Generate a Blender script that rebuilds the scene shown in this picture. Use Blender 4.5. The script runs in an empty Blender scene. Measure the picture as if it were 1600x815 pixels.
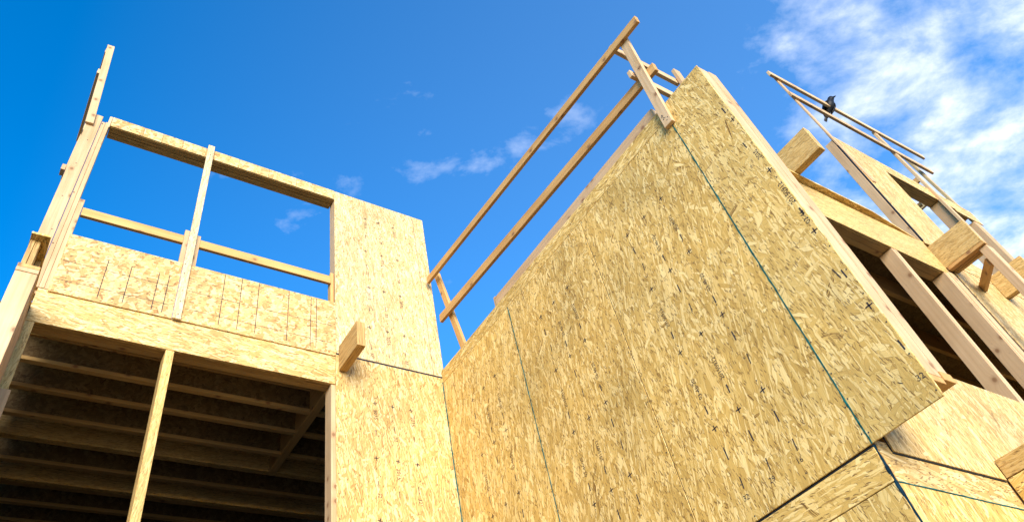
import bpy, bmesh, math, random
from mathutils import Vector, Matrix, Quaternion
random.seed(7)
sc = bpy.context.scene
COL = sc.collection

# ------------------------------------------------------------------ camera
cd = bpy.data.cameras.new("camera")
cam = bpy.data.objects.new("camera", cd)
COL.objects.link(cam)
cd.sensor_fit = 'HORIZONTAL'
cd.sensor_width = 36.0
cd.lens = 25.188
cd.shift_x = 0.03425
cd.shift_y = -0.0492
cd.clip_end = 2000
right = Vector((0.84697, -0.50933, -0.15241))
down = Vector((0.29983, 0.69435, -0.65420))
fwd = Vector((0.43903, 0.50839, 0.74081))
m = Matrix((right, -down, -fwd)).transposed().to_4x4()
m.translation = Vector((0, 0, 1.55))
cam.matrix_world = m
sc.camera = cam

# ------------------------------------------------------------------ light
SUN_EL, SUN_AZ = 18.0, 202.0          # azimuth clockwise from +Y (behind the camera, a little to the left)
az, el = math.radians(SUN_AZ), math.radians(SUN_EL)
sund = Vector((math.sin(az) * math.cos(el), math.cos(az) * math.cos(el), math.sin(el)))
sl = bpy.data.lights.new("sun", 'SUN')
sl.energy = 3.8
sl.angle = math.radians(38)
sl.color = (1.0, 0.93, 0.82)
so = bpy.data.objects.new("sun", sl)
COL.objects.link(so)
so.rotation_euler = sund.to_track_quat('Z', 'Y').to_euler()

sc.view_settings.view_transform = 'Standard'
sc.view_settings.look = 'None'
sc.view_settings.gamma = 1.0
sc.view_settings.exposure = 1.06


class NT:
    """small helper round a node tree"""
    def __init__(s, tree):
        s.t = tree
        s.n = tree.nodes
        s.l = tree.links

    def new(s, typ, **kw):
        n = s.n.new(typ)
        for k, v in kw.items():
            setattr(n, k, v)
        return n

    def put(s, sock, v):
        if isinstance(v, bpy.types.NodeSocket):
            s.l.new(v, sock)
        elif v is not None:
            sock.default_value = v

    def math(s, op, a, b=None, clamp=False):
        n = s.new('ShaderNodeMath', operation=op, use_clamp=clamp)
        s.put(n.inputs[0], a)
        if b is not None:
            s.put(n.inputs[1], b)
        return n.outputs[0]

    def mix(s, f, a, b, blend='MIX'):
        n = s.new('ShaderNodeMix', data_type='RGBA', blend_type=blend)
        s.put(n.inputs[0], f)
        s.put(n.inputs[6], a)
        s.put(n.inputs[7], b)
        return n.outputs[2]

    def fmix(s, f, a, b):
        n = s.new('ShaderNodeMix', data_type='FLOAT')
        s.put(n.inputs[0], f)
        s.put(n.inputs[2], a)
        s.put(n.inputs[3], b)
        return n.outputs[0]

    def ramp(s, f, stops, interp='LINEAR'):
        n = s.new('ShaderNodeValToRGB')
        cr = n.color_ramp
        cr.interpolation = interp
        while len(cr.elements) < len(stops):
            cr.elements.new(0.5)
        for e, (p, c) in zip(cr.elements, stops):
            e.position = p
            e.color = (c, c, c, 1) if isinstance(c, (int, float)) else (*c, 1)
        s.put(n.inputs[0], f)
        return n.outputs[0]

    def mapping(s, vec, loc=(0, 0, 0), rot=(0, 0, 0), scale=(1, 1, 1)):
        # texture first rotated, then stretched: scale along turned axes
        a = s.new('ShaderNodeMapping', vector_type='POINT')
        s.put(a.inputs[0], vec)
        a.inputs[2].default_value = rot
        b = s.new('ShaderNodeMapping', vector_type='POINT')
        s.l.new(a.outputs[0], b.inputs[0])
        b.inputs[1].default_value = loc
        b.inputs[3].default_value = scale
        return b.outputs[0]

    def noise(s, vec, scale, detail=3, rough=0.55, dist=0.0, dims='3D'):
        n = s.new('ShaderNodeTexNoise', noise_dimensions=dims)
        s.put(n.inputs['Vector'], vec)
        n.inputs['Scale'].default_value = scale
        n.inputs['Detail'].default_value = detail
        n.inputs['Roughness'].default_value = rough
        n.inputs['Distortion'].default_value = dist
        return n.outputs['Fac']


# ------------------------------------------------------------------ sky
w = bpy.data.worlds.new("World")
sc.world = w
w.use_nodes = True
W = NT(w.node_tree)
W.n.clear()
sky = W.new('ShaderNodeTexSky', sky_type='NISHITA')
sky.sun_disc = False
sky.sun_elevation = el
sky.sun_rotation = az
sky.air_density = 1.0
sky.dust_density = 0.2
sky.ozone_density = 2.5
hs = W.new('ShaderNodeHueSaturation')
hs.inputs['Hue'].default_value = 0.505
hs.inputs['Saturation'].default_value = 1.7
hs.inputs['Value'].default_value = 1.25
W.l.new(sky.outputs[0], hs.inputs['Color'])
CLOUD_X, CLOUD_Y = 17.2, 23.1
tc = W.new('ShaderNodeTexCoord')
sep = W.new('ShaderNodeSeparateXYZ')
W.l.new(tc.outputs['Generated'], sep.inputs[0])
zz = W.math('ADD', W.math('MAXIMUM', sep.outputs[2], 0.0), 0.12)
cx = W.math('DIVIDE', sep.outputs[0], zz)
cy = W.math('DIVIDE', sep.outputs[1], zz)
cmb = W.new('ShaderNodeCombineXYZ')
W.put(cmb.inputs[0], cx)
W.put(cmb.inputs[1], cy)
cv = W.mapping(cmb.outputs[0], loc=(CLOUD_X, CLOUD_Y, 0), rot=(0, 0, math.radians(35)), scale=(1, 1.25, 1))
n1 = W.noise(cv, 6.5, 10, 0.60, 0.15)
n2 = W.noise(cv, 1.3, 3, 0.5, 0.1)
# cloud cover thickens towards +X, as in the photograph
cover = W.math('MULTIPLY', W.math('ADD', W.math('MULTIPLY', n1, 0.62), W.math('MULTIPLY', n2, 0.45)), 1.0)
bias = W.ramp(W.math('ADD', W.math('MULTIPLY', sep.outputs[0], 0.5), 0.5), [(0.40, 0.0), (0.55, 0.015), (0.70, 0.0), (0.77, 0.02), (0.82, 0.07), (0.87, 0.155), (0.92, 0.21)])
cover = W.math('ADD', cover, bias)
mask = W.ramp(cover, [(0.63, 0.0), (0.73, 0.34), (0.85, 0.93)])
cloud = W.mix(W.ramp(cover, [(0.62, 0.0), (0.85, 1.0)]), (3.0, 3.45, 4.4, 1), (4.3, 4.5, 4.8, 1))
veil = W.ramp(W.math('ADD', W.math('MULTIPLY', sep.outputs[0], 0.5), 0.5), [(0.45, 0.0), (0.95, 0.12)])
base = W.mix(veil, hs.outputs[0], (3.2, 4.4, 6.6, 1))
skyc = W.mix(mask, base, cloud)
bg = W.new('ShaderNodeBackground')
W.l.new(skyc, bg.inputs[0])
bg.inputs[1].default_value = 0.15
wo = W.new('ShaderNodeOutputWorld')
W.l.new(bg.outputs[0], wo.inputs[0])


# ------------------------------------------------------------------ materials
def newmat(name, rough=0.75):
    mt = bpy.data.materials.new(name)
    mt.use_nodes = True
    t = NT(mt.node_tree)
    t.n.clear()
    b = t.new('ShaderNodeBsdfPrincipled')
    o = t.new('ShaderNodeOutputMaterial')
    t.l.new(b.outputs[0], o.inputs[0])
    b.inputs['Roughness'].default_value = rough
    b.inputs['Specular IOR Level'].default_value = 0.25
    return mt, t, b


def bump(t, b, h, strength, dist):
    n = t.new('ShaderNodeBump')
    n.inputs['Strength'].default_value = strength
    n.inputs['Distance'].default_value = dist
    t.put(n.inputs['Height'], h)
    t.l.new(n.outputs[0], b.inputs['Normal'])


DARK, TAN, GOLD, CREAM = (0.15, 0.072, 0.016), (0.490, 0.300, 0.076), (0.600, 0.386, 0.112), (0.80, 0.585, 0.250)


def osb(name, angles, fl=0.105, fw=0.0215, pal=(DARK, TAN, GOLD, CREAM), dark_at=0.07, bright=1.0, bump_s=0.55):
    """oriented strand board: layers of strands, each layer a field of long random cells turned to its own angle"""
    mt, t, b = newmat(name, 0.62)
    uv = t.new('ShaderNodeUVMap').outputs[0]
    wob = t.new('ShaderNodeTexNoise', noise_dimensions='2D')
    t.put(wob.inputs['Vector'], uv)
    wob.inputs['Scale'].default_value = 22
    wob.inputs['Detail'].default_value = 4
    wob.inputs['Roughness'].default_value = 0.6
    vm = t.new('ShaderNodeVectorMath', operation='MULTIPLY_ADD')
    t.l.new(wob.outputs['Color'], vm.inputs[0])
    vm.inputs[1].default_value = (0.012, 0.016, 0)
    t.l.new(uv, vm.inputs[2])
    v = vm.outputs[0]
    stops = [(0.0, pal[0]), (dark_at, pal[1]), (0.22, pal[1]), (0.50, pal[2]), (0.88, pal[3])]
    col = hgt = None
    for i, (ang, sl_, sw_, thr) in enumerate(angles):
        mp = t.mapping(v, loc=(3.7 * i + 1.3, 5.1 * i + 0.7, 0), rot=(0, 0, math.radians(ang)),
                       scale=(1 / (fw * sw_), 1 / (fl * sl_), 1))
        vo = t.new('ShaderNodeTexVoronoi', voronoi_dimensions='2D', feature='F1', distance='EUCLIDEAN')
        t.put(vo.inputs['Vector'], mp)
        vo.inputs['Scale'].default_value = 1.0
        vo.inputs['Randomness'].default_value = 1.0
        sp = t.new('ShaderNodeSeparateColor')
        t.l.new(vo.outputs['Color'], sp.inputs[0])
        # fine grain inside the strand, along its length
        g = t.noise(t.mapping(mp, scale=(4.0, 0.22, 1)), 1.6, 2, 0.6, 0, '2D')
        shade = t.math('ADD', t.math('MULTIPLY', sp.outputs[1], 0.86), t.math('MULTIPLY', t.math('SUBTRACT', g, 0.42), 0.55), clamp=True)
        c = t.ramp(shade, stops)
        h = t.math('ADD', sp.outputs[2], t.math('MULTIPLY', g, 0.25))
        if col is None:
            col, hgt = c, h
        else:
            f = t.math('LESS_THAN', sp.outputs[0], thr)
            if thr < 0.42:
                ve = t.new('ShaderNodeTexVoronoi', voronoi_dimensions='2D', feature='DISTANCE_TO_EDGE')
                t.put(ve.inputs['Vector'], mp)
                ve.inputs['Scale'].default_value = 1.0
                c = t.mix(t.ramp(ve.outputs['Distance'], [(0.010, 0.58), (0.045, 0.0)]), c, (*pal[0], 1))
            col = t.mix(f, col, c)
            hgt = t.fmix(f, hgt, t.math('ADD', h, 0.12))
    # splinters and pits: short dark slivers
    mp = t.mapping(v, loc=(9, 4, 0), rot=(0, 0, math.radians(12)), scale=(1 / (fw * 0.28), 1 / (fl * 0.34), 1))
    vo = t.new('ShaderNodeTexVoronoi', voronoi_dimensions='2D', feature='F1')
    t.put(vo.inputs['Vector'], mp)
    vo.inputs['Scale'].default_value = 1.0
    sp = t.new('ShaderNodeSeparateColor')
    t.l.new(vo.outputs['Color'], sp.inputs[0])
    f = t.math('MULTIPLY', t.math('LESS_THAN', sp.outputs[0], 0.12), t.math('LESS_THAN', vo.outputs['Distance'], 0.42))
    col = t.mix(t.math('MULTIPLY', f, 0.85), col, (0.13, 0.07, 0.025, 1))
    # slow tone drift over the sheet
    d = t.noise(uv, 1.3, 4, 0.55, 0, '2D')
    col = t.mix(1.0, col, t.ramp(d, [(0.3, (0.86, 0.87, 0.88)), (0.5, (1, 1, 1)), (0.7, (1.09, 1.07, 1.02))]), 'MULTIPLY')
    # faint rain runs down the sheet
    rr = t.noise(t.mapping(uv, scale=(7, 0.5, 1)), 1.0, 4, 0.6, 0.3, '2D')
    col = t.mix(t.ramp(rr, [(0.62, 0.0), (0.74, 0.22)]), col, (0.30, 0.19, 0.075, 1))
    oi = t.new('ShaderNodeObjectInfo')
    col = t.mix(1.0, col, t.ramp(oi.outputs['Random'], [(0, (0.95, 0.94, 0.92)), (1, (1.04, 1.04, 1.03))]), 'MULTIPLY')
    t.put(b.inputs['Base Color'], col)
    bump(t, b, hgt, bump_s, 0.003)
    return mt


UP = [(2, 1.7, 1.0, 1), (-11, 1.4, 1.1, .55), (12, 1.3, 1.0, .5), (-3, 1.7, .8, .45), (19, 1.2, 1.3, .30), (-25, 1.0, 1.3, .26), (5, 1.3, .5, .36), (42, .9, 1.1, .10), (-50, .9, 1.1, .09), (80, .6, .9, .04), (-6, 1.4, 1.6, .20), (-15, 1.0, .4, .24)]
BIGS = [(3, 1.4, 1.1, 1), (-20, 1.2, 1.1, .55), (24, 1.1, 1.1, .5), (-4, 1.4, .8, .45), (40, 1.0, 1.5, .28), (-52, .9, 1.5, .26), (8, .9, .5, .30), (68, .9, 1.3, .16), (-76, .9, 1.1, .14), (-12, 1.2, 1.9, .18), (50, .7, 1.2, .09), (3, 1.0, .4, .25)]
RND = [(3, .9, 1.2, 1), (-38, .8, 1.3, .55), (40, .7, 1.2, .5), (80, .8, 1.0, .4), (-70, .8, 1.2, .35), (15, .6, .6, .3), (58, .6, .8, .2), (-20, .6, 1.2, .2)]
FINE = [(1, 1.2, 1.0, 1), (-6, 1.0, 1.0, .6), (7, 1.0, .8, .5), (-2, 1.3, .6, .4), (13, .7, .8, .2)]
M = {}
M['osb'] = osb('osb_board', UP)
M['osb_big'] = osb('osb_board_long_strand', BIGS, fl=0.125, fw=0.0225, dark_at=0.07,
                   pal=((0.15, 0.075, 0.020), (0.525, 0.332, 0.092), (0.620, 0.408, 0.124), (0.78, 0.575, 0.245)))
M['osb_random'] = osb('osb_board_random_strand', RND, fl=0.095, fw=0.036,
                      pal=((0.27, 0.13, 0.04), (0.48, 0.275, 0.095), (0.58, 0.39, 0.155), (0.68, 0.51, 0.26)), dark_at=0.10)
M['osb_painted_shade'] = osb('painted_shade_osb', RND, fl=0.08, fw=0.022,
                       pal=((0.06, 0.03, 0.012), (0.14, 0.085, 0.032), (0.18, 0.115, 0.046), (0.23, 0.155, 0.07)), dark_at=0.1)  # darkened palette: the shade between the joists painted into the board colour
M['lsl_pale'] = osb('pale_strand_lumber', FINE, fl=0.10, fw=0.014,
                    pal=((0.28, 0.17, 0.08), (0.50, 0.365, 0.20), (0.58, 0.44, 0.26), (0.66, 0.52, 0.34)), dark_at=0.05, bump_s=0.3)
M['osb_front'] = osb('cream_osb_board', UP, pal=((0.22, 0.12, 0.035), (0.45, 0.275, 0.088), (0.565, 0.370, 0.135), (0.71, 0.520, 0.260)), dark_at=0.06)
M['osb_pale'] = osb('pale_osb_board', UP, pal=((0.24, 0.135, 0.05), (0.49, 0.325, 0.135), (0.59, 0.42, 0.20), (0.70, 0.54, 0.32)), dark_at=0.05, bump_s=0.35)
M['lsl'] = osb('strand_lumber', FINE, fl=0.10, fw=0.011,
               pal=((0.27, 0.145, 0.045), (0.45, 0.280, 0.092), (0.53, 0.345, 0.120), (0.61, 0.42, 0.175)), dark_at=0.04, bump_s=0.3)


def lumber(name, c0, c1, knot=(0.22, 0.11, 0.05), grain=1.0, rough=0.66):
    mt, t, b = newmat(name, rough)
    uv = t.new('ShaderNodeUVMap').outputs[0]
    oi = t.new('ShaderNodeObjectInfo')
    off = t.new('ShaderNodeVectorMath', operation='MULTIPLY_ADD')
    t.l.new(oi.outputs['Random'], off.inputs[0])
    off.inputs[1].default_value = (7.0, 31.0, 0)
    t.l.new(uv, off.inputs[2])
    v = off.outputs[0]
    # knots: sparse cells
    kv = t.mapping(v, scale=(9.0, 2.6, 1))
    vo = t.new('ShaderNodeTexVoronoi', voronoi_dimensions='2D', feature='F1')
    t.put(vo.inputs['Vector'], t.mapping(v, scale=(10, 3.1, 1)))
    vo.inputs['Scale'].default_value = 1.0
    sp = t.new('ShaderNodeSeparateColor')
    t.l.new(vo.outputs['Color'], sp.inputs[0])
    vp = t.new('ShaderNodeVectorMath', operation='SUBTRACT')
    t.put(vp.inputs[0], t.mapping(v, scale=(10, 3.1, 1)))
    t.l.new(vo.outputs['Position'], vp.inputs[1])
    vl = t.new('ShaderNodeVectorMath', operation='MULTIPLY')
    t.l.new(vp.outputs[0], vl.inputs[0])
    vl.inputs[1].default_value = (1.0, 2.6, 0)
    ln = t.new('ShaderNodeVectorMath', operation='LENGTH')
    t.l.new(vl.outputs[0], ln.inputs[0])
    kd = ln.outputs['Value']
    has = t.math('LESS_THAN', sp.outputs[0], 0.36)
    kn = t.math('MULTIPLY', has, t.ramp(kd, [(0.0, 1.0), (0.12, 0.85), (0.20, 0.30), (0.38, 0.0)]))
    # grain flows round the knots
    bend = t.math('MULTIPLY', t.math('MULTIPLY', has, t.ramp(kd, [(0.0, 1.0), (0.6, 0.0)])), 0.03)
    cm = t.new('ShaderNodeCombineXYZ')
    t.put(cm.inputs[0], bend)
    ad = t.new('ShaderNodeVectorMath', operation='ADD')
    t.put(ad.inputs[0], v)
    t.l.new(cm.outputs[0], ad.inputs[1])
    g1 = t.noise(t.mapping(ad.outputs[0], scale=(48, 1.3, 1)), 1.0, 3, 0.5, 0.4, '2D')
    g2 = t.noise(t.mapping(ad.outputs[0], scale=(9, 0.7, 1)), 1.0, 3, 0.5, 0.8, '2D')
    g3 = t.noise(v, 2.2, 3, 0.5, 0, '2D')
    s = t.math('ADD', t.math('ADD', t.math('MULTIPLY', g1, 0.55 * grain), t.math('MULTIPLY', g2, 0.45)), t.math('MULTIPLY', t.math('SUBTRACT', g3, 0.5), 0.6))
    col = t.mix(t.ramp(s, [(0.28, 0.0), (0.72, 1.0)]), (*c0, 1), (*c1, 1))
    col = t.mix(kn, col, (*knot, 1))
    col = t.mix(1.0, col, t.ramp(oi.outputs['Random'], [(0, (0.90, 0.87, 0.84)), (1, (1.05, 1.05, 1.04))]), 'MULTIPLY')
    # scuffs and mill marks
    sc_ = t.noise(t.mapping(v, scale=(30, 9, 1)), 1.0, 4, 0.7, 0, '2D')
    col = t.mix(t.ramp(sc_, [(0.66, 0.0), (0.75, 0.35)]), col, (0.26, 0.16, 0.09, 1))
    t.put(b.inputs['Base Color'], col)
    bump(t, b, s, 0.25, 0.0015)
    return mt


M['pine'] = lumber('pale_pine', (0.42, 0.265, 0.130), (0.57, 0.40, 0.235))
M['fir'] = lumber('pinkish_fir', (0.42, 0.262, 0.135), (0.54, 0.365, 0.21))
M['orange'] = lumber('amber_pine', (0.44, 0.23, 0.07), (0.58, 0.35, 0.13))
M['joist'] = lumber('joist_wood', (0.40, 0.235, 0.080), (0.52, 0.33, 0.13))
M['weather'] = lumber('weathered_board', (0.30, 0.22, 0.11), (0.46, 0.35, 0.19), knot=(0.08, 0.07, 0.06), grain=1.3)


def laminated(name):
    mt, t, b = newmat(name, 0.6)
    uv = t.new('ShaderNodeUVMap').outputs[0]
    g = t.noise(t.mapping(uv, scale=(95, 3, 1)), 1.0, 3, 0.6, 0.3, '2D')
    g2 = t.noise(t.mapping(uv, scale=(60, 9, 1)), 1.0, 4, 0.7, 0.5, '2D')
    col = t.ramp(t.math('ADD', t.math('MULTIPLY', g, 0.6), t.math('MULTIPLY', g2, 0.4)),
                 [(0.30, (0.13, 0.065, 0.02)), (0.45, (0.36, 0.21, 0.07)), (0.65, (0.52, 0.33, 0.12))])
    t.put(b.inputs['Base Color'], col)
    bump(t, b, g2, 0.6, 0.003)
    return mt


M['lvl'] = laminated('laminated_veneer')


def plain(name, c, rough=0.7, nscale=30, amt=0.25):
    mt, t, b = newmat(name, rough)
    tc_ = t.new('ShaderNodeTexCoord').outputs['Object']
    n = t.noise(tc_, nscale, 4, 0.6)
    t.put(b.inputs['Base Color'], t.mix(1.0, (*c, 1), t.ramp(n, [(0.3, 1 - amt), (0.7, 1 + amt)]), 'MULTIPLY'))
    return mt


M['teal'] = plain('teal_sealant', (0.008, 0.085, 0.080), 0.9, 14, 0.75)
M['navy'] = plain('dark_blue_sealant', (0.004, 0.018, 0.030), 0.9, 14, 0.6)
M['ink'] = plain('black_ink', (0.030, 0.024, 0.030), 0.8, 60, 0.5)
M['chalk'] = plain('grey_chalk', (0.07, 0.055, 0.05), 0.9, 60, 0.4)
M['paper_and_light_stop'] = plain('black_paper_and_light_stop', (0.012, 0.015, 0.02), 0.7)  # dark joints, and on the room walls a black that absorbs light
M['nail'] = plain('nail_steel', (0.06, 0.05, 0.045), 0.4)
for k_ in ('teal', 'navy'):
    M[k_].node_tree.nodes['Principled BSDF'].inputs['Specular IOR Level'].default_value = 0.05
M['crow'] = plain('black_feathers', (0.010, 0.010, 0.012), 0.42, 40, 0.5)
M['crow'].node_tree.nodes['Principled BSDF'].inputs['Specular IOR Level'].default_value = 0.12
M['beak'] = plain('dark_horn', (0.02, 0.019, 0.018), 0.35)


def dirt():
    mt, t, b = newmat('dry_dirt', 0.95)
    o = t.new('ShaderNodeTexCoord').outputs['Object']
    n = t.noise(o, 0.6, 8, 0.65)
    n2 = t.noise(o, 9, 6, 0.7)
    col = t.mix(n2, t.ramp(n, [(0.35, (0.15, 0.115, 0.075)), (0.65, (0.23, 0.18, 0.12))]), (0.22, 0.17, 0.115, 1))
    t.put(b.inputs['Base Color'], col)
    bump(t, b, n2, 0.7, 0.05)
    return mt


M['dirt'] = dirt()


# ------------------------------------------------------------------ mesh helpers
def uv_faces(bm, grain, off):
    """metric UVs; V runs along the grain axis (0 x, 1 y, 2 z)"""
    lay = bm.loops.layers.uv.new('UVMap')
    for f in bm.faces:
        n = f.normal
        k = max(range(3), key=lambda i: abs(n[i]))
        axes = [i for i in range(3) if i != k]
        if grain in axes:
            v = grain
            u = [i for i in axes if i != grain][0]
        else:
            u, v = axes
        for lp in f.loops:
            c = lp.vert.co
            lp[lay].uv = (c[u] + off[0] + 3.3 * k, c[v] + off[1] + 1.7 * k)


def finish(name, bm, mat, parent=None, loc=(0, 0, 0), rot=None, grain=2, uv=True):
    bm.normal_update()
    if uv:
        uv_faces(bm, grain, (random.uniform(0, 40), random.uniform(0, 40)))
    me = bpy.data.meshes.new(name)
    bm.to_mesh(me)
    bm.free()
    me.materials.append(mat)
    o = bpy.data.objects.new(name, me)
    COL.objects.link(o)
    loc = Vector(loc)
    if parent is not None:
        p = parent
        base = Vector((0, 0, 0))
        while p is not None:
            base += p.location
            p = p.parent
        o.parent = parent
        loc = loc - base
    o.location = loc
    if rot is not None:
        o.rotation_mode = 'QUATERNION'
        o.rotation_quaternion = rot
    return o


def boxbm(sx, sy, sz, bev=0.0025, jit=0.0):
    bm = bmesh.new()
    bmesh.ops.create_cube(bm, size=1.0)
    for v in bm.verts:
        v.co = Vector((v.co.x * sx, v.co.y * sy, v.co.z * sz)) + Vector([random.uniform(-jit, jit) for _ in range(3)])
    b = min(bev, 0.25 * min(sx, sy, sz))
    if b > 0:
        bmesh.ops.bevel(bm, geom=list(bm.edges), offset=b, segments=1, affect='EDGES')
    return bm


def box(name, x0, x1, y0, y1, z0, z1, mat, parent=None, grain='z', bev=0.0025, jit=0.0):
    bm = boxbm(x1 - x0, y1 - y0, z1 - z0, bev, jit)
    return finish(name, bm, M[mat], parent, ((x0 + x1) / 2, (y0 + y1) / 2, (z0 + z1) / 2), None, 'xyz'.index(grain))


def board(name, p0, p1, wide, wd, th, mat, parent=None, bev=0.003):
    """a straight board from p0 to p1; wide = direction of its wider side"""
    p0, p1, wide = Vector(p0), Vector(p1), Vector(wide)
    z = (p1 - p0)
    L = z.length
    z.normalize()
    x = (wide - z * wide.dot(z)).normalized()
    y = z.cross(x)
    q = Matrix((x, y, z)).transposed().to_quaternion()
    return finish(name, boxbm(wd, th, L, bev), M[mat], parent, (p0 + p1) / 2, q, 2)


def thing(name, label, cat, loc, group=None):
    o = bpy.data.objects.new(name, None)
    COL.objects.link(o)
    o.empty_display_size = 0.1
    o.location = loc
    o['label'] = label
    o['category'] = cat
    o['kind'] = 'thing'
    if group:
        o['group'] = group
    return o


def tag(o, label, cat, group=None):
    o['label'] = label
    o['category'] = cat
    o['kind'] = 'thing'
    if group:
        o['group'] = group
    return o


def structure(o):
    o['kind'] = 'structure'
    return o


# --- flat print: crosses, ticks and digits laid 0.6 mm proud of a sheet
def text_tris(s, size):
    cu = bpy.data.curves.new('digits', 'FONT')
    cu.body = s
    cu.size = size
    cu.resolution_u = 2
    ob = bpy.data.objects.new('digits', cu)
    COL.objects.link(ob)
    dg = bpy.context.evaluated_depsgraph_get()
    me = bpy.data.meshes.new_from_object(ob.evaluated_get(dg))
    vs = [v.co.copy() for v in me.vertices]
    fs = [list(p.vertices) for p in me.polygons]
    bpy.data.objects.remove(ob)
    bpy.data.curves.remove(cu)
    bpy.data.meshes.remove(me)
    return vs, fs


TEXT = {}


def marks(name, origin, ex, ez, items, parent, mat='ink'):
    """items: ('x',u,v,size) ('l',u0,v0,u1,v1,width) ('t',u,v,size,text,deg); u along ex, v along ez from origin"""
    bm = bmesh.new()
    origin, ex, ez = Vector(origin), Vector(ex), Vector(ez)

    def quad(u0, v0, u1, v1, wd):
        d = Vector((u1 - u0, v1 - v0))
        if d.length < 1e-6:
            return
        d.normalize()
        n = Vector((-d.y, d.x)) * wd / 2
        pts = [(u0 + n.x, v0 + n.y), (u0 - n.x, v0 - n.y), (u1 - n.x, v1 - n.y), (u1 + n.x, v1 + n.y)]
        bm.faces.new([bm.verts.new(ex * a + ez * b_) for a, b_ in pts])

    for it in items:
        if it[0] == 'x':
            _, u, v, s = it
            a = random.uniform(-0.12, 0.12)
            c_, s_ = math.cos(a) * s / 2, math.sin(a) * s / 2
            quad(u - c_, v - s_, u + c_, v + s_, s * 0.17)
            quad(u + s_, v - c_, u - s_, v + c_, s * 0.17)
        elif it[0] == 'l':
            quad(*it[1:])
        else:
            _, u, v, size, s, deg = it
            if (s, size) not in TEXT:
                TEXT[(s, size)] = text_tris(s, size)
            vs, fs = TEXT[(s, size)]
            r = math.radians(deg)
            nv = []
            for p in vs:
                a = u + p.x * math.cos(r) - p.y * math.sin(r)
                b_ = v + p.x * math.sin(r) + p.y * math.cos(r)
                nv.append(bm.verts.new(ex * a + ez * b_))
            for f in fs:
                try:
                    bm.faces.new([nv[i] for i in f])
                except ValueError:
                    pass
    o = finish(name, bm, M[mat], parent, origin, None, 2)
    o['kind'] = 'stuff'
    return o


def nails(spots, normal, parent, r=.0055):
    """small steel nail heads set on a face; joined, each far too small to pick apart"""
    bm = bmesh.new()
    n = Vector(normal).normalized()
    a_ = n.orthogonal().normalized()
    b_ = n.cross(a_)
    o0 = Vector(spots[0])
    for p in spots:
        p = Vector(p) - o0
        top = [bm.verts.new(p + n * .0015 + (a_ * math.cos(k * math.pi / 3) + b_ * math.sin(k * math.pi / 3)) * r) for k in range(6)]
        bot = [bm.verts.new(v.co - n * .003) for v in top]
        bm.faces.new(top)
        for k in range(6):
            bm.faces.new((top[k], bot[k], bot[(k + 1) % 6], top[(k + 1) % 6]))
    o = finish('nail_heads', bm, M['nail'], parent, o0, None, 2)
    o['kind'] = 'stuff'
    return o


def bead(name, p0, p1, r, mat, parent, wob=0.004, n=60, bulge=(1, 0, 0)):
    """an uneven hand-run bead of sealant along a joint"""
    bm = bmesh.new()
    p0, p1 = Vector(p0), Vector(p1)
    z = (p1 - p0).normalized()
    x = Vector(bulge).normalized()
    y = z.cross(x)
    rings = []
    wv = 0
    for i in range(n + 1):
        t = i / n
        wv = wv * 0.8 + random.uniform(-1, 1) * wob * 0.5
        rr = r * random.uniform(0.55, 1.25)
        c = (p1 - p0) * t + y * wv
        rings.append([bm.verts.new(c + y * rr * math.cos(a) + x * rr * 0.45 * math.sin(a)) for a in (0, math.pi * .3, math.pi * .7, math.pi)])
    for a, b_ in zip(rings, rings[1:]):
        for k in range(3):
            bm.faces.new((a[k], a[k + 1], b_[k + 1], b_[k]))
    return finish(name, bm, M[mat], parent, p0, None, 2)


# ------------------------------------------------------------------ ground
bm = bmesh.new()
bmesh.ops.create_grid(bm, x_segments=60, y_segments=60, size=300)
for v in bm.verts:
    d = max(abs(v.co.x), abs(v.co.y))
    v.co.z = -0.02 + (random.uniform(-0.25, 0.25) if d > 30 else 0)
structure(finish('ground', bm, M['dirt'], None, (0, 0, 0), None, 1))

# ================================================================== LEFT WALL (faces the camera)
YA = 5.3
A = thing('framed_wall', 'tall left wall with a wide open window frame above a dark opening full of joists', 'wall', (1.0, YA, 0))
P = lambda *a, **k: box(*a, parent=A, **k)
# sheathing right of the openings
s1 = P('osb_sheet', 2.3525, 3.600, YA, YA + .011, 6.105, 8.622, 'osb_pale')
s1['label'] = 'sunlit upper OSB sheet of the left wall beside the window frame'
s2 = P('osb_sheet', 2.3525, 3.5995, YA, YA + .011, 3.06, 6.085, 'osb_front')
s2['label'] = 'lower OSB sheet of the left wall under the black joint'
P('osb_sheet', 2.3525, 3.5995, YA, YA + .011, 0.25, 3.045, 'osb')
P('joint_strip', 2.354, 3.598, YA + .004, YA + .0105, 6.07, 6.12, 'paper_and_light_stop', grain='x')
# framing behind the sheets
for x in (2.357, 2.75, 3.15, 3.52):
    P('stud', x, x + .038, YA + .013, YA + .150, 6.12, 8.58, 'fir')
    P('stud', x - .047 if x < 2.4 else x, x + .038 - (.004 if x < 2.4 else 0), YA + .013, YA + .150, 0.1, 5.98, 'pine' if x < 2.4 else 'fir')
P('top_plate', 2.352, 3.56, YA + .013, YA + .150, 8.582, 8.62, 'pine', grain='x')
P('jamb_block', 2.312, 2.350, YA + .03, YA + .10, 6.76, 7.22, 'orange')
# header of the window: facing in pieces + plies
xs = [-0.232, 0.10, 0.30, 0.52, 0.78, 1.16, 1.52, 1.86, 2.35]
for a, b_ in zip(xs, xs[1:]):
    P('header_facing', a + .0015, b_ - .0015, YA, YA + .011, 8.468, 8.628, 'osb_random', grain='x')
for i in range(4):
    P('header_ply', -0.23, 2.352, YA + .013 + i * .0435, YA + .0505 + i * .0435, 8.464 + .006 * (i % 2), 8.612, 'lvl', grain='x')
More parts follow.
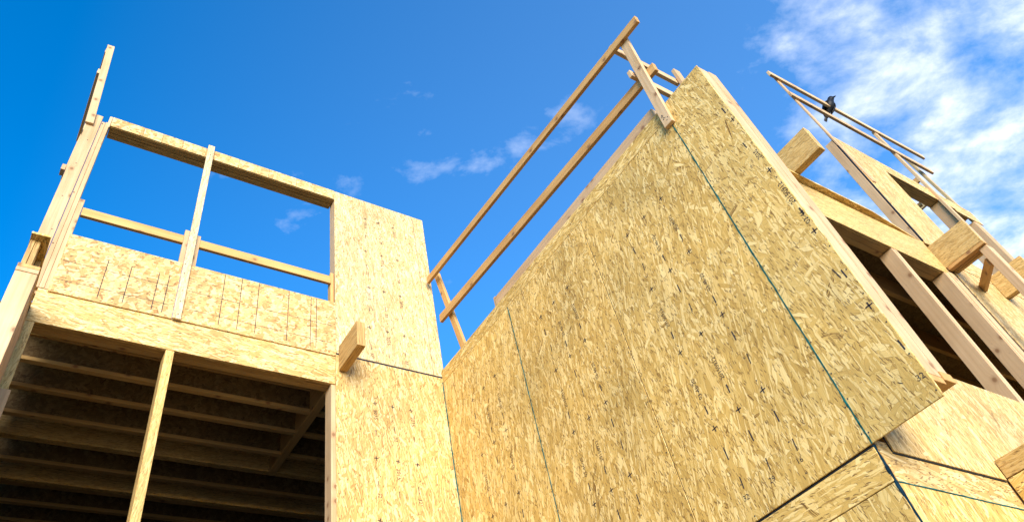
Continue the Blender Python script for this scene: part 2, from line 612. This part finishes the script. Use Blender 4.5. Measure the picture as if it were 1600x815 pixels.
# middle stud standing proud in front of the header and sill
P('middle_stud', 0.785, 0.857, YA - .040, YA - .0155, 6.048, 8.655, 'lsl_pale')
P('stud_block', 0.744, 0.789, YA + .012, YA + .055, 6.72, 7.235, 'fir')
P('stud_block', 0.859, 0.903, YA + .012, YA + .055, 6.70, 7.20, 'pine')
P('window_rail', -0.188, 0.743, YA + .014, YA + .052, 7.047, 7.152, 'orange', grain='x')
P('window_rail', 0.904, 2.312, YA + .014, YA + .052, 7.045, 7.150, 'orange', grain='x')
# left studs and corner board
P('stud', -0.318, -0.281, YA + .000, YA + .14, 6.08, 8.49, 'fir')
P('stud', -0.279, -0.241, YA - .003, YA + .14, 6.08, 8.50, 'pine')
P('stud_block', -0.239, -0.193, YA + .000, YA + .09, 6.08, 7.24, 'pine')
P('header_end_block', -0.262, -0.234, YA - .004, YA + .12, 8.43, 8.62, 'pine')
P('corner_board', -0.445, -0.322, YA - .012, YA + .027, 5.82, 8.565, 'pine')
P('sole_plate', -0.32, 2.35, YA + .036, YA + .14, 6.040, 6.078, 'fir', grain='x')
# sill sheets, proud of the rim, with printed grid lines
for (a, b_) in ((-0.205, 0.7835), (0.8585, 2.350)):
    s = P('sill_sheet', a, b_, YA - .014, YA - .002, 6.055, 6.752, 'osb_random', grain='x')
    it = []
    for z in (6.20, 6.42):
        for q in range(6):
            u0 = a + .02 + (b_ - a - .03) * q / 6
            it.append(('l', u0, z + .0006 * q, u0 + (b_ - a) / 6 - random.uniform(.01, .05), z + .0006 * q, .0042))
    for k, x in enumerate((0.16, 0.36, 0.60, 0.69, 1.19, 1.36, 1.53, 1.84, 2.08, 2.14)):
        if a < x < b_:
            it.append(('l', x, 6.10, x + random.uniform(-.002, .002), 6.55 if k < 4 else 6.74, .0065))
    marks('printed_lines', (0, YA - .0152, 0), (1, 0, 0), (0, 0, 1), it, s, 'ink')
# rim board and the opening below it
P('rim_board', -0.282, 2.350, YA + .001, YA + .034, 5.730, 6.076, 'osb_front', grain='x')
P('header_ply', -0.28, 2.35, YA + .036, YA + .092, 5.733, 6.03, 'lvl', grain='x')
P('header_ply', -0.28, 2.35, YA + .094, YA + .149, 5.731, 6.03, 'joist', grain='x')
P('opening_stud', -0.288, -0.212, YA + .001, YA + .040, 0.05, 5.727, 'lsl')
P('opening_board', -0.36, -0.19, YA - .045, YA - .004, 2.0, 5.06, 'fir')
P('middle_post', 0.795, 0.866, YA + .004, YA + .142, 4.13, 5.727, 'lsl')
for a, b_ in ((-.208, 1.07), (1.074, 2.352)):  # unseen sill wall below the opening, added to cut light into the room
    P('osb_sheet', a, b_, YA + .001, YA + .012, 2.60, 4.10, 'osb')
    P('osb_sheet', a, b_, YA + .001, YA + .012, 0.25, 2.596, 'osb')
P('sole_plate', -.208, 2.31, YA + .014, YA + .150, 4.088, 4.126, 'pine', grain='x')  # plate on top of that added sill wall


# printed marks on the front sheets
def front_marks(sheet, x0, z0, z1, first, seedz):
    it = []
    for c, x in enumerate((x0 + .40, x0 + .60, x0 + .80)):
        z = first - .045 * c * 0
        k = 0
        while z > z0 + .1:
            it.append(('x', x + random.uniform(-.01, .01), z, .045))
            if k % 2 == c % 2 and z - .35 > z0:
                it.append(('t', x - .012, z - .07, .055, '2015', -90))
                it.append(('l', x, z - .29, x, z - .35, .007))
            else:
                it.append(('l', x - .004, z - .22, x, z - .29, .007))
                it.append(('t', x - .012, z - .33, .05, '32', -90))
            z -= .58
            k += 1
    return it


mk = front_marks(s1, 2.35, 6.1, 8.62, 8.28, 0) + [('l', 3.445, 8.60, 3.468, 6.11, .005)]
marks('printed_marks', (0, YA - .0008, 0), (1, 0, 0), (0, 0, 1), mk, s1)
marks('printed_marks', (0, YA - .0008, 0), (1, 0, 0), (0, 0, 1), front_marks(s2, 2.35, 3.1, 6.1, 5.60, 1), s2)

jr = lambda a=.012: random.uniform(-a, a)
nails([(x + jr(.004), YA, z + jr(.03)) for x in (2.37, 2.77, 3.17, 3.54) for z in [6.14 + .205 * k for k in range(13)]], (0, -1, 0), s1, .005)
nails([(x + jr(.004), YA, z + jr(.03)) for x in (2.375, 2.77, 3.17, 3.54) for z in [3.2 + .205 * k for k in range(15)]], (0, -1, 0), s2, .005)
nails([(-.38 + jr(.03), YA - .012, z) for z in (5.95, 6.3, 6.75, 7.2, 7.7, 8.1, 8.5)] + [(-.30 + jr(.03), YA - .003, z) for z in (6.15, 6.6, 7.3, 8.0, 8.45)], (0, -1, 0), A, .006)
nails([(.82 + jr(.02), YA - .040, z) for z in (6.1, 6.25, 6.6, 6.72, 7.1, 8.48, 8.6)], (0, -1, 0), A, .006)

# ------------------------------------------------------------------ floor frame seen through the left opening
F = thing('floor_frame', 'dark floor joists and beams seen from below inside the left opening', 'floor frame', (1.0, 7.5, 5.73))
Q = lambda *a, **k: box(*a, parent=F, **k)
for y in (5.80, 6.18, 6.595, 7.365, 7.78, 8.16, 8.55, 8.95, 9.35):
    Q('joist', -0.40, 3.50, y, y + .058, 5.732, 5.768, 'joist', grain='x')
    Q('joist_web', -0.40, 3.50, y + .024, y + .034, 5.768, 5.99, 'osb_painted_shade', grain='x')
    Q('joist_flange', -0.40, 3.50, y + .001, y + .057, 5.990, 6.026, 'joist', grain='x')
Q('drop_beam', -0.40, 3.50, 6.93, 7.01, 5.725, 6.02, 'lsl', grain='x')
Q('drop_beam', -0.40, 3.50, 7.655, 7.715, 5.70, 6.02, 'lsl', grain='x')
Q('cross_beam', 2.303, 2.385, 5.455, 6.925, 5.722, 6.02, 'joist', grain='y')
for k in range(4):
    Q('deck_sheet', -0.41 + k * .98, -0.41 + (k + 1) * .98 - .004, 5.46, 7.88, 6.028, 6.047, 'osb_painted_shade', grain='x')
    Q('deck_sheet', -0.41 + k * .98, -0.41 + (k + 1) * .98 - .004, 7.884, 10.3, 6.028, 6.047, 'osb_painted_shade', grain='x')
structure(box('back_wall', -0.45, 3.55, 10.0, 10.14, 0, 5.70, 'paper_and_light_stop', grain='z'))  # unseen back and side walls, coloured black to soak up bounced light
structure(box('side_wall', 3.58, 3.72, 5.46, 10.14, 0, 6.0, 'paper_and_light_stop'))
structure(box('side_wall', -0.60, -0.45, 5.46, 10.14, 0, 5.99, 'paper_and_light_stop', grain='z'))

# ------------------------------------------------------------------ small projecting wing at the far left
L = thing('corner_post', 'pale boxed corner post at the far left edge with a wooden cap plate', 'post', (-.34, 4.5, 0))
box('post_board', -.413, -.272, 4.502, 4.54, 0.05, 5.505, 'pine', L)
box('post_board', -.411, -.276, 4.542, 4.62, 0.05, 5.505, 'fir', L)
box('post_side', -.300, -.273, 4.622, 5.29, 3.2, 5.505, 'fir', L)
box('cap_plate', -.415, -.270, 4.498, 5.282, 5.507, 5.545, 'fir', L, grain='y')
box('cap_plate', -.414, -.271, 4.500, 5.282, 5.547, 5.580, 'orange', L, grain='y')
LB = thing('projecting_beam', 'short doubled beam end sitting on the cap of the far left corner post', 'beam', (-.36, 4.6, 5.58), 'beams projecting from the walls')
box('beam_ply', -.404, -.372, 4.535, 5.284, 5.582, 5.855, 'lvl', LB, grain='z')
box('beam_ply', -.369, -.336, 4.538, 5.284, 5.582, 5.855, 'lvl', LB, grain='z')
box('beam_ply', -.333, -.300, 4.74, 5.284, 5.584, 5.855, 'joist', LB, grain='y')
box('beam_cover', -.412, -.284, 4.470, 5.284, 5.857, 5.876, 'osb', LB, grain='y')

# ------------------------------------------------------------------ guard rail on the left roof edge
G1 = thing('guardrail', 'narrow leaning guard post with two rails against plain blue sky at top left', 'guardrail', (-.48, 5.3, 8.3), 'temporary timber guardrails')
board('guard_post', (-.42, 5.272, 8.35), (-.535, 5.272, 9.915), (1, 0, 0), .078, .036, 'pine', G1)
board('rail', (-.560, 5.292, 9.84), (-.560, 6.35, 9.84), (0, 0, 1), .089, .030, 'pine', G1)
board('rail', (-.545, 5.292, 9.37), (-.545, 6.35, 9.37), (0, 0, 1), .089, .030, 'pine', G1)
board('guard_post', (-.52, 6.25, 8.5), (-.52, 6.25, 9.93), (0, 1, 0), .078, .030, 'pine', G1)
box('kick_block', -.492, -.455, 5.31, 5.40, 7.585, 7.665, 'fir', G1, grain='y')

# ================================================================== PARTY WALL (runs away from the camera)
XB, YN, YC = 3.567, 1.185, 1.611
ZB, ZT = 3.130, 6.177
B = thing('party_wall', 'big OSB wall across the middle running back to the left wall, with teal joints', 'wall', (3.7, 3.3, ZB))
ys = [(YN, 1.6085, ZT), (1.6135, 2.8135, 6.020), (2.8195, 4.0085, 6.020), (4.0145, 5.2990, 6.020)]
sheets = []
for i, (a, b_, zt) in enumerate(ys):
    s = box('osb_sheet', XB, XB + .011, a, b_, ZB, zt, 'osb' if i else 'osb_big', B)
    sheets.append(s)
sheets[0]['label'] = 'narrow near OSB strip right of the long teal joint'
for a, b_ in ((1.6135, 3.43), (3.433, 5.2990)):
    box('osb_strip', XB + .001, XB + .012, a, b_, 6.023, ZT - .001, 'osb', B, grain='y')
box('joint_strip', XB + .006, XB + .0105, 2.80, 2.833, ZB, 6.02, 'paper_and_light_stop', B)
# framing
for y in (1.62, 2.02, 2.42, 2.82, 3.22, 3.62, 4.02, 4.42, 4.82, 5.2):
    box('stud', XB + .013, XB + .133, y, y + .038, 3.27, 6.13, 'fir', B)
box('end_stud', XB + .013, XB + .134, YN + .002, YN + .040, 3.262, ZT - .01, 'pine', B)
box('end_stud', XB + .148, XB + .236, YN + .003, YN + .041, 3.300, 6.195, 'pine', B)
box('end_stud', XB + .013, XB + .134, YN + .042, YN + .080, 3.262, ZT - .01, 'fir', B)
box('end_stud', XB + .148, XB + .236, YN + .043, YN + .081, 3.300, 6.12, 'fir', B)
box('filler_strip', XB + .137, XB + .145, YN + .016, YN + .30, 3.27, 6.15, 'lsl', B)
box('sole_plate', XB + .013, XB + .134, YN + .002, 5.28, 3.222, 3.260, 'orange', B, grain='y')
box('sole_plate', XB + .138, XB + .236, YN - .006, YC - .004, 3.245, 3.298, 'orange', B, grain='y')
box('top_plate', XB + .013, XB + .134, YN + .082, 5.28, 6.132, 6.172, 'pine', B, grain='y')
box('inner_sheet', XB + .238, XB + .249, YN + .085, YC - .003, 3.25, 6.12, 'osb', B)
pb = box('parapet_board', XB + .014, XB + .052, 1.722, 4.182, ZT + .001, 6.296, 'fir', B, grain='y')
box('parapet_end', XB + .014, XB + .20, 1.700, 1.7205, ZT + .001, 6.290, 'pine', B, grain='x')
box('parapet_end', XB + .018, XB + .056, 4.184, 4.215, 6.13, 6.315, 'pine', B, grain='z')
# sealed joints
bead('sealant_bead', (XB - .0005, 1.611, ZB), (XB - .0005, 1.611, 5.93), .0052, 'teal', B, .004, 90, (-1, 0, 0))
bead('sealant_bead', (XB - .0005, 4.0115, ZB), (XB - .0005, 4.0115, 6.02), .0052, 'teal', B, .003, 70, (-1, 0, 0))
bead('sealant_bead', (XB - .006, 5.296, ZB), (XB - .006, 5.296, 6.03), .0055, 'teal', B, .003, 70, (-1, -1, 0))


# printed marks on the big wall
def wall_marks(cols, z_first, zmin):
    it = []
    for c, (y, ph) in enumerate(cols):
        z = z_first + ph
        k = 0
        while z > zmin + .06:
            if z < 5.95:
                it.append(('x', -y, z, .043))
                if (k + c) % 3 == 0 and z > 3.9:
                    it.append(('t', -y + .013, z - .36, .042, '20150912', 90))
                    it.append(('l', -y, z - .40, -y, z - .46, .009))
                elif (k + c) % 3 == 1 and z > 3.9:
                    it.append(('t', -y + .013, z - .37, .042, '03-46-20', 90))
                    it.append(('l', -y, z - .42, -y, z - .48, .009))
                elif z > 3.7:
                    it.append(('l', -y, z - .14, -y, z - .21, .009))
                    it.append(('l', -y + .02, z - .33, -y + .014, z - .40, .007))
            z -= .58
            k += 1
    return it


oB = (XB - .0008, 0, 0)
marks('printed_marks', oB, (0, -1, 0), (0, 0, 1),
      [('x', -1.209, 5.452, .045), ('x', -1.212, 4.873, .045), ('x', -1.214, 4.292, .045), ('x', -1.217, 3.711, .045),
       ('t', -1.196, 4.54, .050, '20150912', 90), ('l', -1.206, 4.49, -1.204, 4.43, .010),
       ('t', -1.196, 4.36, .046, '03-46', 90), ('l', -1.225, 5.62, -1.222, 5.55, .010), ('l', -1.25, 5.22, -1.247, 5.16, .008),
       ('t', -1.20, 5.00, .046, '2015', 90), ('l', -1.225, 3.98, -1.222, 3.92, .009), ('l', -1.262, 4.02, -1.250, 3.94, .006),
       ('l', -1.205, 3.47, -1.203, 3.41, .009), ('t', -1.245, 3.245, .046, '32', 0),
       ('l', -1.33, 3.30, -1.31, 3.28, .004)], sheets[0])
marks('printed_marks', oB, (0, -1, 0), (0, 0, 1),
      wall_marks([(2.005, 0), (2.21, .0), (2.42, .0)], 5.452, ZB) +
      [('t', -2.03, 3.25, .045, '16', 0), ('t', -2.235, 3.25, .045, '29', 0), ('t', -2.44, 3.25, .045, '32', 0),], sheets[1])
marks('printed_marks', oB, (0, -1, 0), (0, 0, 1), wall_marks([(3.20, .12), (3.41, .12), (3.61, .12)], 5.452, ZB), sheets[2])
marks('printed_marks', oB, (0, -1, 0), (0, 0, 1), wall_marks([(4.42, .05), (4.62, .05), (4.83, .05)], 5.452, ZB), sheets[3])

for s_, (a, b_, zt) in zip(sheets, ys):
    cols = [a + .014, b_ - .014] + ([a + (b_ - a) * k / 3 for k in (1, 2)] if b_ - a > .6 else [])
    nails([(XB, y + jr(.005), z + jr(.03)) for y in cols for z in [ZB + .04 + .2 * k for k in range(15)] if z < zt - .02], (-1, 0, 0), s_, .0045)

# ------------------------------------------------------------------ guard rail on the party wall
G2 = thing('guardrail', 'long double guardrail of amber rails along the top of the big middle wall', 'guardrail', (3.6, 3.3, 6.2), 'temporary timber guardrails')
board('guard_post', (3.547, 1.617, 5.918), (3.547, 1.572, 7.215), (0, 1, 0), .088, .038, 'pine', G2)
nails([(3.528, 1.617 + jr(.028), 5.96 + abs(jr(.09))) for _ in range(9)] + [(3.528, 1.578 + jr(.02), 6.72 + jr(.03)) for _ in range(3)], (-1, 0, 0), G2, .005)
board('guard_post', (3.630, 4.875, 6.10), (3.615, 5.17, 7.50), (0, 1, 0), .080, .038, 'orange', G2)
board('rail', (3.507, 1.338, 7.185), (3.525, 5.245, 7.445), (0, 0, 1), .092, .038, 'orange', G2)
board('rail', (3.590, 1.475, 6.625), (3.562, 5.150, 6.785), (0, 0, 1), .105, .038, 'orange', G2)
board('return_rail', (3.512, 1.700, 7.255), (4.36, 1.700, 7.255), (0, 0, 1), .089, .038, 'pine', G2)
board('return_rail', (3.50, 1.668, 6.735), (4.36, 1.668, 6.735), (0, 0, 1), .089, .038, 'pine', G2)
board('guard_post', (4.375, 1.655, 6.20), (4.375, 1.655, 7.42), (1, 0, 0), .085, .038, 'pine', G2)

# ================================================================== LOWER STOREY UNDER THE PARTY WALL
D = thing('lower_wall', 'ground storey wall corner under the big wall with dark blue sealed corner joint', 'wall', (3.7, 3.0, 0))
box('rim_board', XB + .003, XB + .035, YC + .004, 5.295, 2.935, ZB - .014, 'osb_big', D, grain='y')
for a, b_ in ((YC + .004, 2.83), (2.834, 4.05), (4.054, 5.295)):
    box('osb_sheet', XB + .004, XB + .015, a, b_, 0.2, 2.931, 'osb_big', D)
box('joint_strip', XB + .010, XB + .030, YC + .01, 5.29, ZB - .012, ZB - .002, 'paper_and_light_stop', D, grain='y')
box('rim_board', XB + .037, 6.9, YC, YC + .034, 2.936, 3.16, 'osb_front', D, grain='x')
fs = box('osb_sheet', 3.718, 4.803, YC - .013, YC - .002, 3.106, 3.90, 'osb_front', D)
fs['label'] = 'streaky OSB sheet on the front corner under the end of the big wall'
box('joint_strip', 3.708, 3.7165, YC - .006, YC - .001, 3.108, 3.60, 'paper_and_light_stop', D)
box('joint_strip', 3.709, 4.80, YC - .006, YC - .001, 3.098, 3.105, 'paper_and_light_stop', D, grain='x')
for a, b_ in ((XB + .018, 4.017), (4.021, 5.23), (5.234, 6.9)):
    box('osb_sheet', a, b_, YC + .001, YC + .012, 0.2, 2.931, 'osb', D)
bead('sealant_bead', (XB + .010, YC + .002, 0.3), (XB + .010, YC + .002, ZB - .004), .009, 'navy', D, .003, 80, (-1, -1, 0))
bead('sealant_bead', (XB + .03, YC - .001, 2.933), (4.85, YC - .001, 2.933), .0045, 'teal', D, .003, 40, (0, -1, 0))
marks('printed_marks', (0, YC - .001, 0), (1, 0, 0), (0, 0, 1), [('t', 3.70, 2.70, .055, '2Y', -90), ('t', 4.3, 2.6, .055, '32', -90)], D)

# ================================================================== RIGHT WALL, MIDDLE STOREY
C = thing('framed_wall', 'right hand wall with pinkish studs standing in a dark opening under a deep header', 'wall', (6.0, YC, 3.1))
R = lambda *a, **k: box(*a, parent=C, **k)
R('sill_sheet', 4.8065, 6.955, YC - .004, YC + .008, 3.163, 3.905, 'osb_front')
R('sill_sheet', 3.83, 4.803, YC - .001, YC + .010, 3.905, 3.925, 'osb')
R('sole_plate', 3.84, 6.95, YC + .010, YC + .148, 3.86, 3.898, 'pine', grain='x')
R('header', 3.86, 7.10, YC, YC + .036, 5.556, 6.016, 'lsl', grain='x')
R('header_ply', 3.86, 7.10, YC + .038, YC + .090, 5.561, 6.012, 'joist', grain='x')
R('header_ply', 3.86, 7.10, YC + .092, YC + .145, 5.559, 6.012, 'joist', grain='x')
R('rim_board', 7.102, 10.25, YC + .050, YC + .090, 5.50, 6.019, 'lsl', grain='x')
R('stud', 3.86, 3.898, YC + .004, YC + .142, 3.90, 5.555, 'fir')
for x0 in (6.109,):
    R('stud', x0, x0 + .039, YC + .006, YC + .144, 3.90, 5.555, 'fir')
    R('stud', x0 + .041, x0 + .079, YC + .003, YC + .146, 3.90, 5.555, 'pine')
R('stud', 6.955, 6.994, YC + .002, YC + .142, 3.90, 5.555, 'fir')
R('stud', 6.996, 7.034, YC - .002, YC + .144, 3.20, 5.558, 'pine')
R('stud', 7.052, 7.170, YC - .004, YC + .034, 3.20, 5.60, 'pine')
R('osb_sheet', 7.200, 8.42, YC - .013, YC - .002, 3.0, 5.775, 'osb_front')
R('osb_sheet', 8.424, 9.64, YC - .013, YC - .002, 3.0, 5.775, 'osb_front')
R('osb_sheet', 7.200, 8.80, YC - .015, YC - .004, 5.785, 6.009, 'osb_front', grain='x')
R('osb_sheet', 8.804, 10.2, YC - .015, YC - .004, 5.785, 6.009, 'osb_front', grain='x')
R('joint_strip', 7.20, 10.2, YC - .006, YC - .001, 5.77, 5.79, 'paper_and_light_stop', grain='x')
R('joint_strip', 7.176, 7.197, YC - .003, YC + .002, 3.0, 5.70, 'paper_and_light_stop')
# overhanging deck sheet above the header
bm = bmesh.new()
pts = [(3.9, 1.545), (5.14, 1.556), (6.19, 1.557), (6.93, 1.606), (7.05, 1.613), (10.25, 1.613), (10.25, 1.9), (3.9, 1.9)]
vb = [bm.verts.new((x, y, 0)) for x, y in pts]
vt = [bm.verts.new((x, y, .019)) for x, y in pts]
bm.faces.new(vb[::-1])
bm.faces.new(vt)
for i in range(len(pts)):
    j = (i + 1) % len(pts)
    bm.faces.new((vb[i], vb[j], vt[j], vt[i]))
finish('deck_edge', bm, M['osb'], C, (0, 0, 6.021), None, 0)
# room behind
F2 = thing('floor_frame', 'dim ceiling joists deep inside the right hand opening behind the pinkish studs', 'floor frame', (6, 3, 5.6))
for y in (2.05, 2.46, 2.87, 3.28, 3.69, 4.1, 4.5):
    box('joist', 3.84, 10.3, y, y + .045, 5.60, 5.84, 'joist', F2, grain='x')
box('cross_beam', 5.3, 5.38, 1.80, 5.1, 5.50, 5.598, 'joist', F2, grain='y')
box('cross_beam', 4.72, 4.78, 1.80, 5.1, 5.52, 5.597, 'joist', F2, grain='y')
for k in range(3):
    box('deck_sheet', 3.83 + k * 2.2, 3.83 + (k + 1) * 2.2 - .004, 1.905, 5.28, 5.995, 6.014, 'osb_painted_shade', F2, grain='x')
    box('ceiling_sheet', 3.83 + k * 2.2, 3.83 + (k + 1) * 2.2 - .004, 1.78, 5.28, 5.845, 5.864, 'osb_painted_shade', F2, grain='x')
structure(box('back_wall', 3.83, 10.5, 5.30, 5.44, 0, 6.0, 'paper_and_light_stop'))
structure(box('side_wall', 10.36, 10.5, 1.65, 5.29, 0, 6.0, 'osb'))
structure(box('floor', 3.85, 10.3, 1.66, 5.29, 2.96, 3.02, 'osb', grain='x'))

# ================================================================== RIGHT WALL, TOP STOREY
U = thing('upper_wall', 'sunlit top storey wall at upper right with two square window openings against the clouds', 'wall', (8.5, YC, 6.03))
V = lambda *a, **k: box(*a, parent=U, **k)
V('end_stud', 7.100, 7.138, YC + .004, YC + .102, 6.042, 7.80, 'fir')
V('end_stud', 7.140, 7.178, YC + .006, YC + .102, 6.042, 7.80, 'fir')
V('paper_strip', 7.104, 7.120, YC - .016, YC + .003, 6.043, 7.95, 'paper_and_light_stop')
V('osb_sheet', 7.124, 8.068, YC - .012, YC - .001, 6.012, 7.930, 'osb_front')
V('window_header', 8.071, 9.62, YC - .012, YC - .001, 7.690, 7.930, 'osb_front', grain='x')
V('header_ply', 8.071, 10.0, YC + .002, YC + .045, 7.692, 7.90, 'lvl', grain='x')
V('header_ply', 8.071, 10.0, YC + .047, YC + .090, 7.690, 7.90, 'lvl', grain='x')
V('header_ply', 8.071, 10.0, YC + .092, YC + .135, 7.692, 7.90, 'lvl', grain='x')
V('stud', 8.02, 8.066, YC + .002, YC + .14, 6.042, 7.92, 'pine')
V('stud', 9.243, 9.281, YC + .001, YC + .139, 6.042, 7.688, 'fir')
V('stud', 9.283, 9.321, YC + .001, YC + .139, 6.042, 7.688, 'fir')
V('osb_strip', 9.290, 9.46, YC - .011, YC, 6.30, 7.686, 'osb')
V('window_header', 9.623, 10.28, YC - .012, YC - .001, 7.64, 7.928, 'osb_front', grain='x')
V('stud', 10.03, 10.068, YC + .001, YC + .139, 6.042, 7.638, 'fir')
V('stud', 10.07, 10.20, YC - .004, YC + .034, 6.042, 7.66, 'pine')
V('sill_plate', 8.071, 10.2, YC + .001, YC + .139, 6.043, 6.09, 'pine', grain='x')

# guard rail along the top right roof edge
G3 = thing('guardrail', 'steep pair of thin guard rails at upper right that a crow sits on', 'guardrail', (8.5, 1.55, 7.9), 'temporary timber guardrails')
board('rail', (6.80, 1.575, 9.075), (10.62, 1.575, 9.36), (0, 0, 1), .089, .036, 'pine', G3)
board('rail', (6.92, 1.575, 8.655), (10.22, 1.575, 8.775), (0, 0, 1), .089, .036, 'pine', G3)
board('guard_post', (7.212, 1.596, 7.035), (6.99, 1.598, 9.10), (1, 0, 0), .075, .020, 'fir', G3)
board('guard_post', (9.245, 1.579, 7.05), (9.27, 1.598, 9.25), (1, 0, 0), .075, .038, 'pine', G3)
wp = board('guard_post', (10.19, 1.64, 7.72), (10.02, 1.66, 9.16), (1, 0, 0), .10, .038, 'weather', G3)
wp['label'] = 'grey weathered guard post with dark stains'
board('return_rail', (9.70, 1.68, 8.46), (9.70, 2.30, 8.46), (0, 0, 1), .089, .038, 'orange', G3)
board('return_rail', (9.70, 1.68, 8.10), (9.70, 2.30, 8.10), (0, 0, 1), .089, .038, 'weather', G3)
board('return_rail', (9.30, 1.80, 7.86), (9.30, 2.40, 7.86), (0, 0, 1), .06, .038, 'orange', G3)

# ------------------------------------------------------------------ projecting beams
def beam(x0, x1, y0, y1, z0, z1, label, mat='lsl', plies=2, grain='y'):
    t = thing('projecting_beam', label, 'beam', ((x0 + x1) / 2, y1, z0), 'beams projecting from the walls')
    n = plies
    wd = (x1 - x0) / n
    for i in range(n):
        box('beam_ply', x0 + i * wd, x0 + (i + 1) * wd - .001, y0 + .002 * (i % 2), y1, z0 + .0015 * (i % 2), z1 - .001 * (i % 2), mat, t, grain=grain)
    return t


beam(2.380, 2.468, 4.862, YA - .016, 5.885, 6.175, 'short layered beam end sticking out of the left wall at the black joint', 'lvl', 2)
beam(5.060, 5.146, 1.256, 1.72, 6.042, 6.340, 'flat sided beam poking out over the deep header against blue sky', 'lsl', 2)
b2 = beam(7.102, 7.128, 1.207, YC + .048, 5.660, 5.952, 'boxed beam end with an orange underside above the second pinkish stud', 'lsl', 1)
box('bottom_plate', 7.1015, 7.165, 1.205, YC - .006, 5.622, 5.658, 'orange', b2, grain='y')
box('beam_ply', 7.19, 7.222, 1.25, YC - .016, 5.630, 5.93, 'joist', b2, grain='y')
box('beam_ply', 7.224, 7.262, 1.25, YC - .016, 5.622, 5.93, 'lsl', b2, grain='y')
box('end_block', 7.130, 7.188, 1.207, 1.246, 5.66, 5.952, 'pine', b2)
b3 = beam(8.100, 8.19, 1.227, YC - .016, 5.585, 5.860, 'farthest OSB faced beam end at the right edge beyond the hanging stud', 'lsl', 2)
lb = thing('projecting_beam', 'shaded beam end low at the right edge beside the streaky corner sheet', 'beam', (4.85, 1.5, 2.8), 'beams projecting from the walls')
box('beam_ply', 4.808, 4.93, 1.15, YC - .014, 3.118, 3.226, 'lsl', lb, grain='y')
box('beam_ply', 4.807, 4.93, 1.15, YC - .014, 2.80, 3.112, 'osb', lb, grain='y')

HS = thing('hanging_stud', 'doubled stud hanging down from the boxed beam end at the right edge', 'stud', (7.19, 1.24, 3.2))
box('stud_ply', 7.130, 7.178, 1.212, 1.290, 3.2, 5.618, 'fir', HS)
box('stud_ply', 7.181, 7.250, 1.210, 1.246, 3.2, 5.618, 'pine', HS)
ST = board('brace', (7.17, 1.300, 5.485), (7.60, 1.594, 5.540), (0, 0, 1), .085, .040, 'orange')
tag(ST, 'short amber brace stick between the hanging stud and the OSB wall', 'brace')

# ------------------------------------------------------------------ crow on the rail
def ellipsoid_rings(bm, rings):
    """rings: (centre, side, up, half width, half height)"""
    prev = None
    N = 14
    for c, sd, up, a, b_ in rings:
        cur = [bm.verts.new(Vector(c) + Vector(sd) * a * math.cos(2 * math.pi * i / N) + Vector(up) * b_ * math.sin(2 * math.pi * i / N)) for i in range(N)]
        if prev:
            for i in range(N):
                bm.faces.new((prev[i], prev[(i + 1) % N], cur[(i + 1) % N], cur[i]))
        else:
            bm.faces.new(cur[::-1])
        prev = cur
    bm.faces.new(prev)


CR = thing('crow', 'black crow perched on the upper of the two upper right guard rails', 'bird', (8.1, 1.62, 9.15))


def crow():
    # axis leans: tail low, head high
    ax = Vector((0.30, -0.52, 0.79)).normalized()
    side = Vector((0.80, -0.45, -0.30))
    side = (side - ax * side.dot(ax)).normalized()
    up = ax.cross(side).normalized()
    o = Vector((8.08, 1.695, 9.01))
    bm = bmesh.new()
    prof = [(0.00, .020, .008), (0.05, .030, .014), (0.10, .034, .024), (0.15, .055, .048), (0.20, .070, .064), (0.25, .072, .066),
            (0.29, .062, .058), (0.32, .048, .048), (0.345, .044, .044), (0.37, .043, .043), (0.39, .034, .034), (0.402, .015, .016)]
    ellipsoid_rings(bm, [(ax * s, side, up, a, b_) for s, a, b_ in prof])
    for f in bm.faces:
        f.smooth = True
    finish('body', bm, M['crow'], CR, o, None, 2)
    for s in (-1, 1):
        bm = bmesh.new()
        ellipsoid_rings(bm, [(ax * t + side * s * x, side, up, a, b_) for t, x, a, b_ in
                             ((0.015, .020, .006, .010), (0.07, .045, .012, .026), (0.15, .064, .016, .045), (0.23, .070, .016, .050), (0.28, .058, .012, .036), (0.30, .050, .004, .010))])
        for f in bm.faces:
            f.smooth = True
        finish('wing', bm, M['crow'], CR, o, None, 2)
        bm = bmesh.new()
        ellipsoid_rings(bm, [(Vector((0, 0, z)), Vector((1, 0, 0)), Vector((0, 1, 0)), r, r) for z, r in ((0, .004), (.05, .005), (.08, .012))])
        leg = finish('leg', bm, M['beak'], CR, o + ax * .075 + side * s * .03 + Vector((0, -.03, -.005)), None, 2)
        bm = bmesh.new()
        for a in (-.5, 0, .5, math.pi):
            d = Vector((math.sin(a), -math.cos(a), 0))
            n = Vector((d.y, -d.x, 0))
            ellipsoid_rings(bm, [(d * t + Vector((0, 0, -t * .2)), n, Vector((0, 0, 1)), r, r) for t, r in ((0, .004), (.02, .0035), (.035, .0015))])
        finish('foot', bm, M['beak'], leg, o + ax * .075 + side * s * .03 + Vector((0, -.03, -.003)), None, 2)
    bk = (up * -1 + side * 0.5 + ax * 0.1).normalized()
    n1_ = bk.cross(ax).normalized()
    n2_ = n1_.cross(bk)
    bm = bmesh.new()
    ellipsoid_rings(bm, [(bk * t, n1_, n2_, r, r * 1.2) for t, r in ((0, .014), (.025, .011), (.05, .002))])
    finish('beak', bm, M['beak'], CR, o + ax * .368 + bk * .036, None, 2)
    # tail feathers fan
    for k in (-1, 0, 1):
        d = (-ax + side * .16 * k).normalized()
        sd = up.cross(d).normalized()
        bm = bmesh.new()
        ellipsoid_rings(bm, [(d * t, sd, up, a, .004) for t, a in ((0, .012), (.04, .016), (.085, .012), (.095, .004))])
        finish('tail_feather', bm, M['crow'], CR, o + ax * .03 + up * .004 * k, None, 2)


crow()
